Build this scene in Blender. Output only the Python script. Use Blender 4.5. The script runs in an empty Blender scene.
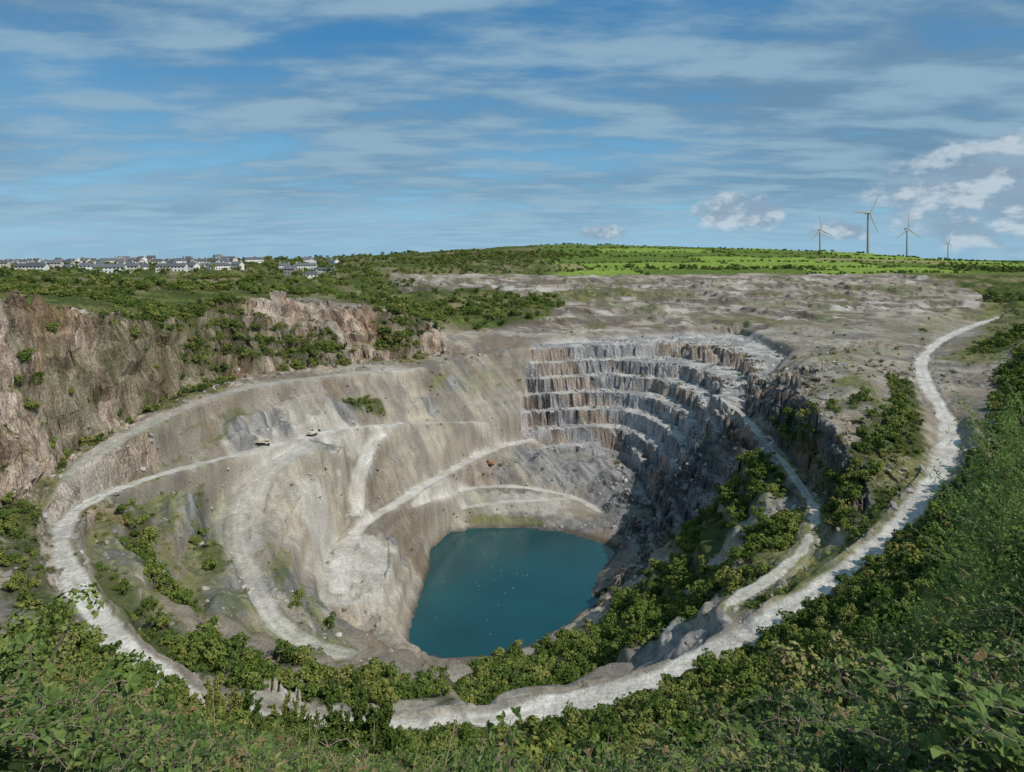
import bpy, numpy as np, math, random, time
from mathutils import Vector, Matrix
random.seed(5); rng=np.random.default_rng(11)
F=667.0
# ---- survey helpers: eye of the surveyor is the world origin, +Y looks over the pit, metres ----
def P(u,v,q):
    """q<0: known elevation q ; q>0: known northing q  -> world x,y,z"""
    Y=-q*F/(v-250.) if q<0 else q
    return ((u-512)/F*Y, Y, -(v-250.)/F*Y)
def L(*a): return [P(*p) for p in a]
# ------------------------------------------------------------------ noise
TB=rng.random((256,256)); PM=rng.permutation(256)
def vn2(x,y,s=0):
    ix=np.floor(x).astype(np.int64); iy=np.floor(y).astype(np.int64)
    fx=x-ix; fy=y-iy; fx=fx*fx*(3-2*fx); fy=fy*fy*(3-2*fy)
    ix=ix+s*37; iy=iy+s*91
    a=TB[ix&255,iy&255]; b=TB[(ix+1)&255,iy&255]; c=TB[ix&255,(iy+1)&255]; d=TB[(ix+1)&255,(iy+1)&255]
    return (a*(1-fx)+b*fx)*(1-fy)+(c*(1-fx)+d*fx)*fy
def fbm(x,y,o=5,s=0,g=.5):
    r=0;a=1;t=0
    for i in range(o):
        r=r+a*(vn2(x,y,s+i)*2-1); t+=a; a*=g; x,y=x*1.62-y*1.22+17.3,x*1.22+y*1.62-9.1
    return r/t
def ridged(x,y,o=4,s=0):
    r=0;a=1;t=0
    for i in range(o):
        r=r+a*(1-np.abs(vn2(x,y,s+i)*2-1)*2); t+=a; a*=.5; x=x*2.1+7.3; y=y*2.1-5.1
    return r/t
def ss(a,b,x):
    t=np.clip((x-a)/(b-a),0,1); return t*t*(3-2*t)
def blocks(x,y,s,ang,k=0):
    c,q=math.cos(ang),math.sin(ang); X1=(x*c+y*q)/s; Y1=(-x*q+y*c)/(s*.7)
    X1=X1+.5*(np.floor(Y1)%2); return TB[(np.floor(X1).astype(int)*3+k*17)&255,(np.floor(Y1).astype(int)*5+k*29)&255]
# ------------------------------------------------------------------ roads
def smooth(pts,n=6):
    out=[]; m=len(pts)
    for i in range(m-1):
        p0=np.array(pts[max(i-1,0)]);p1=np.array(pts[i]);p2=np.array(pts[i+1]);p3=np.array(pts[min(i+2,m-1)])
        for k in range(n):
            t=k/n
            out.append(tuple(.5*((2*p1)+(-p0+p2)*t+(2*p0-5*p1+4*p2-p3)*t*t+(-p0+3*p1-3*p2+p3)*t**3)))
    out.append(tuple(pts[-1])); return out
R1=L((1000,318,-52),(985,322,-53),(958,332,-54),(935,345,-55),(922,362,-55),(927,385,-55),(942,410,-56),(950,435,-57),(940,470,-58),
     (915,505,-60),(880,545,-62),(820,590,-64),(750,632,-67),(680,672,-69),(600,698,-70),(520,715,-70),(450,724,-70),
     (380,728,-69),(300,724,-68),(230,712,-67),(180,690,-66),(130,655,-65),(95,615,-64.5),(70,572,-64),(61,538,-65),(72,514,-67),
     (100,496,-69),(135,483,-71),(180,469,-73),(235,455,-75),(290,441,-77),(340,429,-79.5),(400,424,-84))
R2=L((300,447,-78),(266,466,-81),(246,492,-86),(238,520,-90),(240,548,-92),(252,575,-94),(262,600,-95),(278,625,-96),(310,645,-97),(345,654,-98))
R3=L((400,424,-84),(385,430,-85),(372,445,-88),(364,465,-93),(358,490,-100),(357,514,-106.5))
R4=L((530,440,-107),(500,447,-107),(470,460,-108.5),(435,480,-108),(405,498,-108),(372,518,-108.5),(352,538,-110),(342,562,-111),(340,590,-113))
R5=L((742,634,-67),(725,608,-69),(768,580,-69),(800,552,-69),(815,515,-69),(800,485,-69),(780,458,-68),(760,435,-68),(740,412,-69),(715,395,-71))
R6=L((60,505,-62),(84,465,-60.5),(130,434,-59),(200,402,-58),(260,385,-58),(330,376,-61),(420,368,-64))
R7=L((415,506,-110),(440,497,-114),(480,487,-119),(530,488,-121),(575,498,-125),(600,512,-127))
R8=L((575,498,-125),(540,500,-123.5),(490,503,-122.5),(450,512,-124))
TER=L((400,424,-84),(470,422,-92),(520,424,-97))
# (line, half width, whiteness, shoulder)
ROADS=[(R1[:17],2.8,1.0,3),(R1[16:26],2.2,1.0,2.5),(TER,1.0,.5,3),(R6,3.6,.45,2),(R2[:5],8.,.5,3),(R2[3:],3.0,.6,3),(R5,1.2,.7,3),(R8,1.6,.6,3),(R7,1.8,.9,3),(R4,3.3,1.0,3),(R3,3.3,1.0,3),(R1[24:],2.5,1.,1.8)]
ROADS=[(smooth(r),w,c,s) for r,w,c,s in ROADS]
# ------------------------------------------------------------------ break lines
W=-130.
shore=L((430,535,W),(470,529,W),(520,527,W),(570,533,W),(600,543,W),(618,550,W),(608,562,W),(598,574,W),(592,590,W),(588,606,W),(565,625,W),
        (530,645,W),(495,657,W),(450,658,W),(418,655,W),(407,640,W),(415,610,W),(428,570,W),(430,535,W))
cx=sum(p[0] for p in shore)/len(shore); cy=sum(p[1] for p in shore)/len(shore)
deep=[(cx+(p[0]-cx)*.8,cy+(p[1]-cy)*.8,-136.) for p in shore]
BL=[r[0] for r in ROADS]+[shore,deep,
 L((392,540,-112),(390,565,-113),(383,592,-114),(355,606,-114),(325,603,-113)),
 L((350,520,-108),(328,550,-110),(315,585,-112)),
 L((370,640,-123),(340,628,-116)),
 # bench top / foot
 L((420,366,-64.5),(480,357,-66),(545,345,-62),(640,338,-60),(740,332,-60),(790,345,-58)),
 L((525,440,-107),(580,443,-110),(620,452,-113),(640,480,-116)),
 L((640,480,-117),(655,510,-119),(640,545,-121),(622,575,-122)),
 # spur of right wall
 L((715,395,-70),(728,420,-72),(742,450,-72),(760,480,-72),(780,515,-73),(765,550,-73),(735,570,-74)),
 L((690,440,-89),(700,470,-91),(735,492,-84)),
 L((690,520,-97),(650,560,-112)),
 L((600,640,-112),(650,620,-101),(700,580,-92)),
 L((560,670,-105),(640,665,-84)),
 L((490,675,-108),(400,670,-110)),
 L((490,694,-88),(400,692,-86),(300,690,-80)),
 # terraces on the near-left side
 L((110,560,-67),(150,615,-69),(215,655,-71),(300,690,-74)),
 L((150,540,-76),(180,600,-79),(235,640,-82)),
 L((165,505,-77),(205,500,-81)),
 # spoil crest beside the ramp
 L((345,447,-83),(318,480,-87),(292,515,-91),(275,548,-94)),
 # crag between track and rim road
 L((778,372,-53),(797,392,-51),(818,415,-51),(842,438,-53),(860,468,-57),(872,495,-60)),
 L((800,372,-48),(840,368,-45),(872,385,-48),(885,410,-51)),
 L((815,355,-49),(850,352,-50),(885,362,-53)),
 # left cliffs: foot and crest
 [(-70,80,-61),(-85,95,-61),(-100,115,-60),(-114,140,-60)]+L((28,492,-60),(66,450,-61),(118,422,-59),(150,408,-58.5),(185,391,-58.5),(225,378,-58.5),(300,368,-60),(345,363,-61),(400,361,-64),(440,352,-64)),
 [(-70,35,-12),(-95,60,-13),(-120,95,-13),(-138,130,-14)]+L((0,303,185),(60,306,215),(110,312,235),(150,328,262),(190,318,305),(235,296,345),(300,300,390),(360,308,405),(410,318,435),(450,328,455)),
 [(-240,60,-10),(-210,150,-15),(-230,260,-16),(-300,400,-14)],
 L((-100,303,200),(-150,296,260),(40,298,260),(100,299,300)),
 # ground rising beyond
 L((440,335,450),(560,330,490),(680,322,530),(800,314,530),(900,316,500),(985,310,540)),
 L((200,290,480),(300,290,520),(380,294,600),(500,297,640),(650,296,660),(800,292,660),(950,292,620),(1060,290,600)),
 L((-200,276,500),(0,275,520),(150,273,540),(330,274,700),(450,274,820),(600,274,840),(750,272,840),(900,274,820),(1100,275,800)),
 L((-600,262,1100),(-200,264,950),(0,266,850),(150,262,900),(330,258,1000),(450,250,1200),(560,244,1300),(650,246,1300),(760,249,1300),(850,252,1300),(940,259,1200),(1024,263,1150),(1400,266,1100)),
 L((-1200,275,1700),(100,275,1700),(500,268,1900),(760,266,1900),(1100,272,1800),(2000,275,1700)),
 [(-8000,4000,-150),(-3000,5000,-150),(0,6000,-150),(3000,5000,-150),(8000,4000,-150)],
 # outer right bank
 L((1040,470,110),(1040,430,165),(1005,400,235),(985,370,300),(1000,345,360)),
 [(180,60,-10),(190,130,-20),(230,200,-28),(300,280,-32),(400,420,-36)],
 # viewpoint bank
 [(-6,.6,-1.7),(0,1.3,-1.7),(6,.8,-1.7)],
 L((-300,690,3.5),(0,750,3.5),(200,800,3.5),(500,845,3.5),(750,825,3.5),(1024,770,3.5),(1300,700,3.5)),
 L((-300,640,8),(0,690,8),(200,765,8),(400,805,8),(600,805,8),(750,780,8),(900,715,8),(1024,640,8),(1300,550,8)),
 L((-300,560,30),(0,665,30),(200,745,30),(400,778,30),(600,778,30),(750,740,30),(900,640,30),(1024,560,30),(1300,430,30)),
 L((0,675,60),(200,745,60),(400,778,60),(600,775,60),(750,725,60),(900,632,60),(1024,550,60)),
]
# ------------------------------------------------------------------ solve base surface (log-polar, conformal)
TH=math.radians(62); LR0,LR1=math.log(1.2),math.log(9000)
NTh,NRr=500,1060
def gidx(x,y,nt,nr):
    th=np.arctan2(x,y); lr=np.log(np.hypot(x,y)+1e-9)
    return (lr-LR0)/(LR1-LR0)*(nr-1),(th+TH)/(2*TH)*(nt-1)
CP=[]
for ln in BL:
    for a,b in zip(ln[:-1],ln[1:]):
        a=np.array(a);b=np.array(b)
        n=max(4,int(np.linalg.norm(a-b)/max(np.linalg.norm(a[:2]),2)*500))
        t=np.linspace(0,1,n)[:,None]; CP.append(a*(1-t)+b*t)
CP=np.concatenate(CP)
G=None
for sc,it in ((16,600),(8,300),(4,200),(2,120),(1,70)):
    nt=NTh//sc; nr=NRr//sc
    i,j=gidx(CP[:,0],CP[:,1],nt,nr); i=np.rint(i).astype(int); j=np.rint(j).astype(int)
    ok=(i>=0)&(i<nr)&(j>=0)&(j<nt)
    s=np.zeros((nr,nt)); c=np.zeros((nr,nt))
    np.add.at(s,(i[ok],j[ok]),CP[ok,2]); np.add.at(c,(i[ok],j[ok]),1)
    m=c>0; val=s/np.maximum(c,1)
    if G is None: G=np.full((nr,nt),-30.)
    else:
        ii=np.linspace(0,G.shape[0]-1,nr); jj=np.linspace(0,G.shape[1]-1,nt)
        i0=np.minimum(ii.astype(int),G.shape[0]-2); j0=np.minimum(jj.astype(int),G.shape[1]-2)
        fi=(ii-i0)[:,None]; fj=(jj-j0)[None]
        G=(G[i0][:,j0]*(1-fj)+G[i0][:,j0+1]*fj)*(1-fi)+(G[i0+1][:,j0]*(1-fj)+G[i0+1][:,j0+1]*fj)*fi
    G[m]=val[m]
    for _ in range(it):
        Q=np.pad(G,1,mode='edge')
        G=.25*(Q[:-2,1:-1]+Q[2:,1:-1]+Q[1:-1,:-2]+Q[1:-1,2:]); G[m]=val[m]
def samp(A,x,y):
    i,j=gidx(x,y,A.shape[1],A.shape[0]); i=np.clip(i,0,A.shape[0]-1.001); j=np.clip(j,0,A.shape[1]-1.001)
    i0=i.astype(int); j0=j.astype(int); fi=i-i0; fj=j-j0
    return (A[i0,j0]*(1-fj)+A[i0,j0+1]*fj)*(1-fi)+(A[i0+1,j0]*(1-fj)+A[i0+1,j0+1]*fj)*fi
YM=np.geomspace(3,1500,1400)
def loc(u,v):
    """where does the sight line at this bearing / depression meet the ground"""
    x=(u-512)/F*YM; z=-(v-250)/F*YM; h=samp(G,x,YM); k=np.flatnonzero(z<h)
    k=k[0] if len(k) else len(YM)-1
    return (x[k],YM[k],h[k])
# ------------------------------------------------------------------ mesh grid
def geo(a,b,st): n=max(2,int(math.log(b/a)/st)); return np.geomspace(a,b,n+1)[:-1]
rr=np.concatenate([geo(.3,60,.035),geo(60,150,.0042),geo(150,480,.0021),geo(480,1400,.006),geo(1400,12000,.03),[12000.]])
tf=np.concatenate([np.arange(-62,-42,.5),np.arange(-42,42,.125),np.arange(42,62.01,.5)])
tb=np.linspace(62,298,44)[1:-1]
th=np.radians(np.concatenate([tf,tb])); nF=len(tf)
RR,TT=np.meshgrid(rr,th,indexing='ij')
X=RR*np.sin(TT); Y=RR*np.cos(TT)
H=np.zeros_like(X)
H[:,:nF]=samp(G,X[:,:nF],Y[:,:nF])
w=((np.degrees(th[nF:])-62)/236)[None]
H[:,nF:]=H[:,nF-1:nF]*(1-w)+H[:,0:1]*w
back=np.maximum(0,1-np.abs(w-.5)*2)*ss(5,60,RR[:,nF:])
H[:,nF:]=H[:,nF:]*(1-back)+(-3)*back
sh=X.shape
x=X.ravel(); y=Y.ravel(); h=H.ravel().copy(); r=RR.ravel()
def polydist(pts,maxd,wantz=False):
    D=np.full(x.shape,1e9); Z=np.zeros(x.shape) if wantz else None
    for a,b in zip(pts[:-1],pts[1:]):
        k=np.flatnonzero((x>min(a[0],b[0])-maxd)&(x<max(a[0],b[0])+maxd)&(y>min(a[1],b[1])-maxd)&(y<max(a[1],b[1])+maxd))
        if not len(k): continue
        vx,vy=b[0]-a[0],b[1]-a[1]; l2=vx*vx+vy*vy+1e-9
        t=np.clip(((x[k]-a[0])*vx+(y[k]-a[1])*vy)/l2,0,1)
        d=np.hypot(x[k]-a[0]-t*vx,y[k]-a[1]-t*vy)
        q=d<D[k]; D[k[q]]=d[q]
        if wantz: Z[k[q]]=a[2]+(b[2]-a[2])*t[q]
    return (D,Z) if wantz else D
def inpoly(pts):
    c=np.zeros(x.shape,bool); n=len(pts)
    xs=[p[0] for p in pts]; ys=[p[1] for p in pts]
    k=np.flatnonzero((x>min(xs))&(x<max(xs))&(y>min(ys))&(y<max(ys)))
    cc=np.zeros(len(k),bool); X1=x[k];Y1=y[k]
    for i in range(n):
        a=pts[i];b=pts[(i+1)%n]
        if a[1]==b[1]: continue
        cc^=((a[1]>Y1)!=(b[1]>Y1))&(X1<(b[0]-a[0])*(Y1-a[1])/(b[1]-a[1])+a[0])
    c[k]=cc; return c
def soft(mask,n):
    A=mask.reshape(sh).astype(float)
    for _ in range(n):
        A[1:-1,1:-1]=.2*(A[1:-1,1:-1]+A[:-2,1:-1]+A[2:,1:-1]+A[1:-1,:-2]+A[1:-1,2:])
    return A.ravel()
def lines_mask(lst,edge=.55):
    M=np.zeros(x.shape)
    for pts,rad,de in lst:
        p=[loc(*q) for q in pts]
        if len(p)==1: p=p+[(p[0][0]+.5,p[0][1],p[0][2])]
        D=polydist(p,rad*1.6)
        k=np.flatnonzero(D<rad*1.6)
        n=fbm(x[k]/(rad*.5),y[k]/(rad*.5),3,3)
        M[k]=np.maximum(M[k],de*(1-ss(.6,1.15,D[k]/rad+n*edge)))
    return M
def slope_of(hh):
    A=hh.reshape(sh)
    dr=np.gradient(A,axis=0)/np.gradient(RR,axis=0)
    dt=np.gradient(A,axis=1)/np.maximum(RR*np.abs(np.gradient(TT,axis=1)),1e-3)
    return np.hypot(dr,dt).ravel()
def terrace(v,step,a,ph):
    q=v/step+ph; n=np.floor(q); f=q-n
    return (n+ss(1-a,1,f)-ph)*step
s0=slope_of(h)
# quarry benches: long level ledges, faces nicked by small joint blocks
bench=soft(inpoly(L((516,443,-106),(580,446,-110),(622,456,-113),(650,470,-108),(690,452,-92),(735,425,-73),(752,405,-68),(790,350,-58),(740,328,-60),(640,333,-60),(535,342,-62))),5)
kb=np.flatnonzero(bench>.005); xk,yk=x[kb],y[kb]
right=ss(70,105,xk)
ph=.10*fbm(xk/70,yk/70,2,4)
jag=(1.1+1.6*right)*(blocks(xk,yk,9,.12,1)-.5)+(.9+1.*right)*(blocks(xk,yk,4,.12,2)-.5)+(.8+1.2*right)*fbm(xk/20,yk/20,2,9)
hb=terrace(h[kb]+jag,7.9,.12,ph)+.5*(blocks(xk,yk,2.4,.3,3)-.5)*ss(.35,.6,vn2(xk/9,yk/9,4))+.25*fbm(xk/2,yk/2,2,1)
h[kb]=h[kb]*(1-bench[kb])+hb*bench[kb]
# rock faces
ROCK=lines_mask([([(5,330),(5,400),(15,470)],26,1),([(40,340),(60,400),(110,400)],24,1),([(100,340),(140,370),(180,370)],24,1),([(170,330),(200,370)],16,1),([(5,520),(5,570)],12,.8),([(10,480),(20,540),(25,580)],9,.9),
 ([(225,320),(300,325),(360,335),(420,345)],26,1),([(225,350),(330,350),(400,355)],16,1),
 ([(650,480),(690,455),(730,425),(760,400)],22,1),([(640,520),(660,480),(700,480),(740,460)],17,1),([(640,530),(690,510)],12,1),([(615,585),(640,560)],11,1),([(600,595)],7,1),
 ([(785,385),(810,420),(840,460),(870,495)],16,1),([(800,370),(850,370),(890,365)],17,.9),([(850,400),(880,440),(890,480)],10,.8),([(760,385),(775,370)],14,1),([(620,450),(640,480)],12,1),
 ([(780,335),(850,335)],10,.5),([(440,478),(500,470)],5,.4)],.35)
rk=ROCK*ss(.25,.6,s0)
rk=np.maximum(rk,ROCK*.4)
k=np.flatnonzero(rk>.01)
kx,ky=x[k],y[k]; big=np.where(kx<-30,2.2,np.where((kx>92)&(ky<300),1.6,1.))
big=np.where((kx<-115)&(ky<215),1.4,big)
h1=h[k]+rk[k]*(5.5*big*ridged(kx/28,ky/28,3,5)+3.0*fbm(kx/9,ky/9,3,8)-1.5+3.6*(blocks(kx,ky,7,.9,5)-.5)+2.2*(blocks(kx,ky,3.2,.6,6)-.5))
bed=.12*kx/3.+.05*ky/3.
h2=terrace(h1,6.2,.25,.5*fbm(kx/20,ky/20,2,6)+bed*.3)
h3=terrace(h1,2.1,.35,1.*fbm(kx/9,ky/9,2,7)+bed)
h[k]=h[k]*(1-rk[k])+rk[k]*(.55*h2+.35*h3+.10*h1)
# tipped waste: lobes and heaps, rills, rubble, roughness
ang=np.arctan2(x-cx,y-cy)
wig=.05*fbm(x/14,y/14,3,17)
rill=ridged((ang+wig)*30,h/60.,4,33)
pit=ss(.25,.55,s0)*(1-bench)*(1-ROCK)*ss(75,110,r)*(1-ss(400,480,r))*ss(-129.5,-118,h)
lob=fbm(x/17,y/17,3,87)
h=h+pit*(3.4*np.abs(lob)*2-1.5)*ss(95,130,r)
# stepped working shelves on the tip slopes
shelf=ss(.3,.6,s0)*(1-bench)*(1-ROCK)*ss(90,130,r)*(1-ss(400,450,r))*ss(.36,.52,.5+.5*fbm(x/30,y/30,2,61))*ss(-129,-122,h)
h=h+shelf*(terrace(h,8.,.5,.5*fbm(x/45,y/45,3,62))-h)*.75
rillm=ss(.35,.7,s0)*(1-bench)*(1-ROCK)*ss(60,100,r)*(1-ss(400,480,r))*ss(.35,.6,.5+.5*fbm(x/30,y/30,2,77))
h=h+rill*rillm*.3
rubm=ss(.47,.66,.5+.5*fbm(x/20,y/20,3,14))*ss(70,110,r)*(1-ss(480,560,r))*ss(-129,-124,h)
h=h+rubm*(1.6*(blocks(x,y,2.4,.2,8)-.5)*ss(.35,.75,vn2(x/2.2,y/2.2,6))+1.0*fbm(x/1.8,y/1.8,2,15))
HEAP=np.zeros(x.shape)
for u,v,R_,hh_ in ((240,436,7,3.),(262,427,5,2.6),(282,424,6,2.8),(322,447,6,2.6),(250,450,4,1.6),(345,412,7,2.5),(180,505,9,4),(200,515,6,2.5),(225,600,6,3),(310,610,7,3),(330,635,6,3),(545,468,9,3),(580,470,8,3.5),(610,478,8,4),(560,480,6,2),(600,462,7,3),(625,500,7,3),(500,480,5,1.6),(640,632,6,3),(670,650,6,3),(700,640,6,2.5),(270,590,5,2.5),(120,545,5,2.5),(290,585,6,2.5),(620,525,5,2),(455,385,7,2.5),(430,405,6,2),(395,545,5,2),(360,475,5,2)):
    p=loc(u,v); d=np.hypot(x-p[0],(y-p[1])); k=np.flatnonzero(d<R_*1.5); dd=d[k]/R_+.3*fbm(x[k]/3,y[k]/3,3,31)
    c_=np.clip(1-dd,0,1); h[k]+=hh_*c_; HEAP[k]=np.maximum(HEAP[k],ss(0,.25,c_))
amp=.3+.6*ss(300,900,r)
h=h+(fbm(x/9,y/9,5,2)*amp*2.0+fbm(x/40,y/40,3,12)*1.6*ss(90,300,r))*ss(2,40,r)*(.25+.75*ss(-129,-122,h))*(1-bench*.6)
far=ss(455,520,y)*(1-ss(740,830,y))
h=h+far*(terrace(h,4.2,.28,.7*fbm(x/110,y/70,3,3))-h)*.85+far*2.8*ss(.52,.72,.5+.5*fbm(x/26,y/16,4,19))
# roads
RD=np.zeros(x.shape); RC=np.zeros(x.shape); BERM=np.zeros(x.shape); TRK=np.zeros(x.shape); D1=np.full(x.shape,99.)
for ri,(pts,hw,cc,sdr) in enumerate(ROADS):
    md=32 if ri<2 else hw+7
    D,Z=polydist(pts,md,True)
    if ri<2: D1=np.minimum(D1,D)
    k=np.flatnonzero(D<hw+7); d=D[k]; n=fbm(x[k]/4,y[k]/4,3,6); n5=fbm(x[k]/14,y[k]/14,2,26)
    w=1-ss(hw,hw+sdr,d); h[k]=h[k]*(1-w)+(Z[k]+.05*n)*w
    b=np.exp(-((d-hw-.8)/.45)**2)*ss(.4,.6,vn2(x[k]/4,y[k]/4,3)+.1)*(w>.02)
    h[k]+=b*.7*(hw>2)
    wc=(1-ss(hw*.65,hw*1.15,d+n*.9+n5*.9))*cc
    RC[k]=np.maximum(RC[k],wc); RD[k]=np.maximum(RD[k],w); BERM[k]=np.maximum(BERM[k],b)
    TRK[k]=np.maximum(TRK[k],np.exp(-((d-1.1)/.45)**2)*wc)
pad=lines_mask([([(245,446),(300,438),(345,427)],10,1.),([(325,540),(335,565),(345,592),(370,590),(368,550)],10,1.),([(300,412),(320,402)],9,.5),([(330,450)],6,.5),([(470,500),(560,505)],8,.6),([(290,455),(262,480)],9,.5)])
slope=slope_of(h)
# ------------------------------------------------------------------ vegetation masks
VD=lines_mask([ # dense shrubs
 ([(400,694),(450,690),(520,680),(600,655),(660,620),(720,575),(775,535)],12,1),
 ([(500,668),(560,655),(620,615),(680,565),(735,515),(765,480)],13,1),([(650,600),(700,545),(745,500)],15,1),([(640,640),(690,610),(735,585)],9,.9),
 ([(700,520),(740,480)],11,1),([(600,620),(640,590)],8,.9),([(700,545),(660,570)],10,.9),
 ([(850,550),(878,520),(897,490)],4.5,.9),([(905,450),(908,410),(903,380)],5,.8),([(800,590),(765,603)],3.5,.9),([(850,495),(868,455),(880,420)],4,.6),([(785,420),(795,455)],3.2,.8),([(830,410),(860,400)],3.5,.6),([(810,505),(840,520)],4,.9),([(820,470),(835,495)],4,.7),
 ([(1040,350),(1022,380),(1025,420),(1022,460),(1005,500),(970,545),(925,592)],9,1),
 ([(1050,380),(1045,430),(1035,480),(990,540),(935,592)],14,1),([(985,352),(1012,340),(1040,330)],12,.9),
 ([(960,268),(985,270),(1060,272)],40,.7),([(1005,298),(1040,300)],18,.8),
 ([(210,305),(200,345),(212,378)],11,1),([(235,310),(220,350)],8,.9),([(125,335),(140,395)],6,1),([(70,440),(95,425)],5,.9),([(60,400),(40,430)],4,.8),([(110,330),(118,370)],5,.9),([(165,350),(190,372)],8,.9),([(20,340),(25,400)],3,.7),
 ([(0,290),(60,296),(110,300),(160,312)],15,1),([(-40,280),(60,285),(160,290),(220,288)],30,.75),([(150,335),(180,322)],10,.9),
 ([(250,352),(300,352),(330,358)],11,1),([(390,302),(440,306),(545,302)],22,1),([(395,345),(400,325),(430,315)],14,1),([(430,310),(480,315),(520,318)],14,.8),
 ([(270,295),(330,292),(380,300)],14,.6),([(230,280),(330,282)],28,.4),([(340,270),(400,285)],30,.5),([(350,408),(378,409)],3.5,1),
 ([(140,510),(135,545),(155,578),(190,605)],3.4,.75),([(205,495),(205,530),(215,565)],3.4,.65),([(140,625),(200,650),(270,672),(360,696)],5.5,.9),([(120,600),(170,640),(240,680)],4,.7),
 ([(275,560),(290,595),(325,630)],3.2,.35),([(90,560),(130,610)],3,.6),([(25,510),(25,560),(40,600)],5,.8),([(300,660),(380,680)],5,.9),
 ([(430,262),(480,258),(560,256)],50,.6),([(0,272),(150,268),(300,266)],45,.45),([(600,268),(700,269),(830,270)],10,.8),([(930,355),(925,330)],4,.3),
])
VG=lines_mask([ # light grass / gorse
 ([(150,490),(190,520),(190,570),(240,610),(330,650)],12,.75),([(100,520),(120,600),(200,660)],8,.7),([(40,470),(40,520)],7,.8),
 ([(120,460),(180,435),(240,412)],4,.75),([(215,470),(215,540)],6,.9),([(280,560),(300,600),(350,650)],7,.6),([(455,497),(478,502)],5,.9),
 ([(860,385),(890,400),(900,450),(870,510),(840,560)],10,.8),([(800,600),(840,560)],6,.9),([(820,360),(880,350)],14,.4),([(780,600),(820,540),(825,500),(790,450)],6,.9),([(740,600),(790,540)],6,.8),
 ([(440,300),(540,300),(600,290)],35,.7),([(300,290),(400,300)],45,.7),([(50,300),(200,310)],30,.8),([(340,345),(400,350)],18,.5),([(460,385),(500,380)],7,.3),
 ([(975,360),(1010,330),(1000,300)],16,.8),([(930,330),(960,310)],14,.35),([(620,540),(650,500)],6,.3),([(470,520),(540,522)],3,.7),([(560,450),(600,450)],3,.3),([(430,385),(445,375)],3,.6),([(700,470),(740,440)],5,.35),
 ([(60,350),(100,400)],12,.5),([(150,350),(200,380)],16,.8),([(300,340),(380,350)],12,.5)])
R1s=smooth(R1)
near=[p for p in R1s if p[1]<190 and -118<p[0]<135 and not (p[0]<-90 and p[1]>152)]
FG=soft(inpoly([(p[0],p[1]) for p in near]+[(-160,150),(-180,20),(-60,-30),(60,-30),(200,20),(180,150)]),2)
FG=FG*(1-RD); FG[(x<-80)&(y>95)]=0
VD=np.maximum(VD,FG*.95*(r>26)); VGa=np.maximum(VG,FG)
bare=inpoly(L((430,345,420),(470,322,470),(545,312,520),(560,292,650),(470,290,680),(400,292,620),(380,278,760),(470,274,830),(600,273,840),(760,272,850),(900,274,820),(955,285,700),(985,300,600),(1030,322,500),(930,350,390)))
barem=soft(bare,2)
natural=ss(300,420,np.hypot(x*.9,y))*(1-barem)*(1-ROCK)
natural=np.where((x<-138)|(y>820),1,natural*ss(440,470,y))
hole=(h<-129.6)
VD*=(1-ss(.1,.4,RD))*(~hole)*(1-pad*.9)
# ------------------------------------------------------------------ colour (noise sheared by height so nothing smears down steep faces)
def C(a): return np.array(a)[None,:]
def mixc(c,d,m): return c*(1-m[:,None])+d*m[:,None]
xs=x+.9*h; ys=y-.7*h
n1=.5+.5*fbm(xs/30,ys/30,5,31); n2=.5+.5*fbm(xs/7,ys/7,4,41); n3=.5+.5*fbm(xs/2.2,ys/2.2,3,51)
nz=.5+.5*fbm(xs/5,h/3.0+ys*.06,4,61); nst=vn2((x+y*.25)/1.3,h/16.,71)*.6+vn2((x+y*.25)/3.1,h/22.,73)*.4
nc3=.5+.5*fbm((x+h*.6)/4.,(y-h*.7)/4.,4,66); nb_=.5+.5*fbm(xs/14,ys/14,4,93)
one=np.ones((len(x),1))
col=mixc(C((.205,.182,.15))*one,C((.345,.312,.258)),ss(.38,.62,n1))
col=mixc(col,C((.145,.137,.13)),ss(.50,.66,n2)*.6)
col=mixc(col,C((.205,.16,.115)),ss(.53,.68,nb_)*.55)
col=mixc(col,C((.21,.185,.15)),ss(.1,-.5,rill)*rillm*.3)
col=mixc(col,C((.42,.385,.33)),ss(.3,.8,rill)*rillm*.22)
tan_=lines_mask([([(310,465),(290,500),(300,545)],18,1),([(330,480),(320,540)],13,1.),([(410,400),(450,430),(500,400)],20,.5),([(400,450),(440,450)],12,.5),([(420,470),(390,480)],8,.5),([(400,560),(392,600),(395,640)],9,.8),([(340,610),(370,630)],8,.6)])
col=mixc(col,mixc(C((.42,.38,.31))*one,C((.31,.28,.23)),ss(.4,.65,n2)),tan_*.85)
lay=vn2(h/1.3,x*.01+y*.01,5); col*= (1+.24*(lay-.5)*ss(.3,.6,s0))[:,None]
gm=lines_mask([([(175,505),(200,515)],7,.95),([(240,440),(290,425)],4,.6),([(310,600),(335,645)],6,.6),([(540,465),(600,470),(630,500)],14,.8),([(500,515),(600,525)],6,.5),
 ([(240,575),(225,600)],5,.7),([(640,620),(690,655)],5,.7),([(150,560),(170,580)],5,.6),([(110,530),(130,560)],5,.6)])
gm=np.maximum(gm,HEAP*.85)
col=mixc(col,mixc(C((.15,.155,.165))*one,C((.25,.245,.24)),ss(.4,.6,n3)),gm)
farq=ss(430,500,y)
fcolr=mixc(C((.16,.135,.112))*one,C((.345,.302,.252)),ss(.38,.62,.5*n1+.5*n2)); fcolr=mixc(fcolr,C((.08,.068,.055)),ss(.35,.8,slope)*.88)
fcolr=mixc(fcolr,C((.47,.44,.40)),ss(.61,.71,.5+.5*fbm(x/35,y/14,4,44))*.8)
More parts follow.
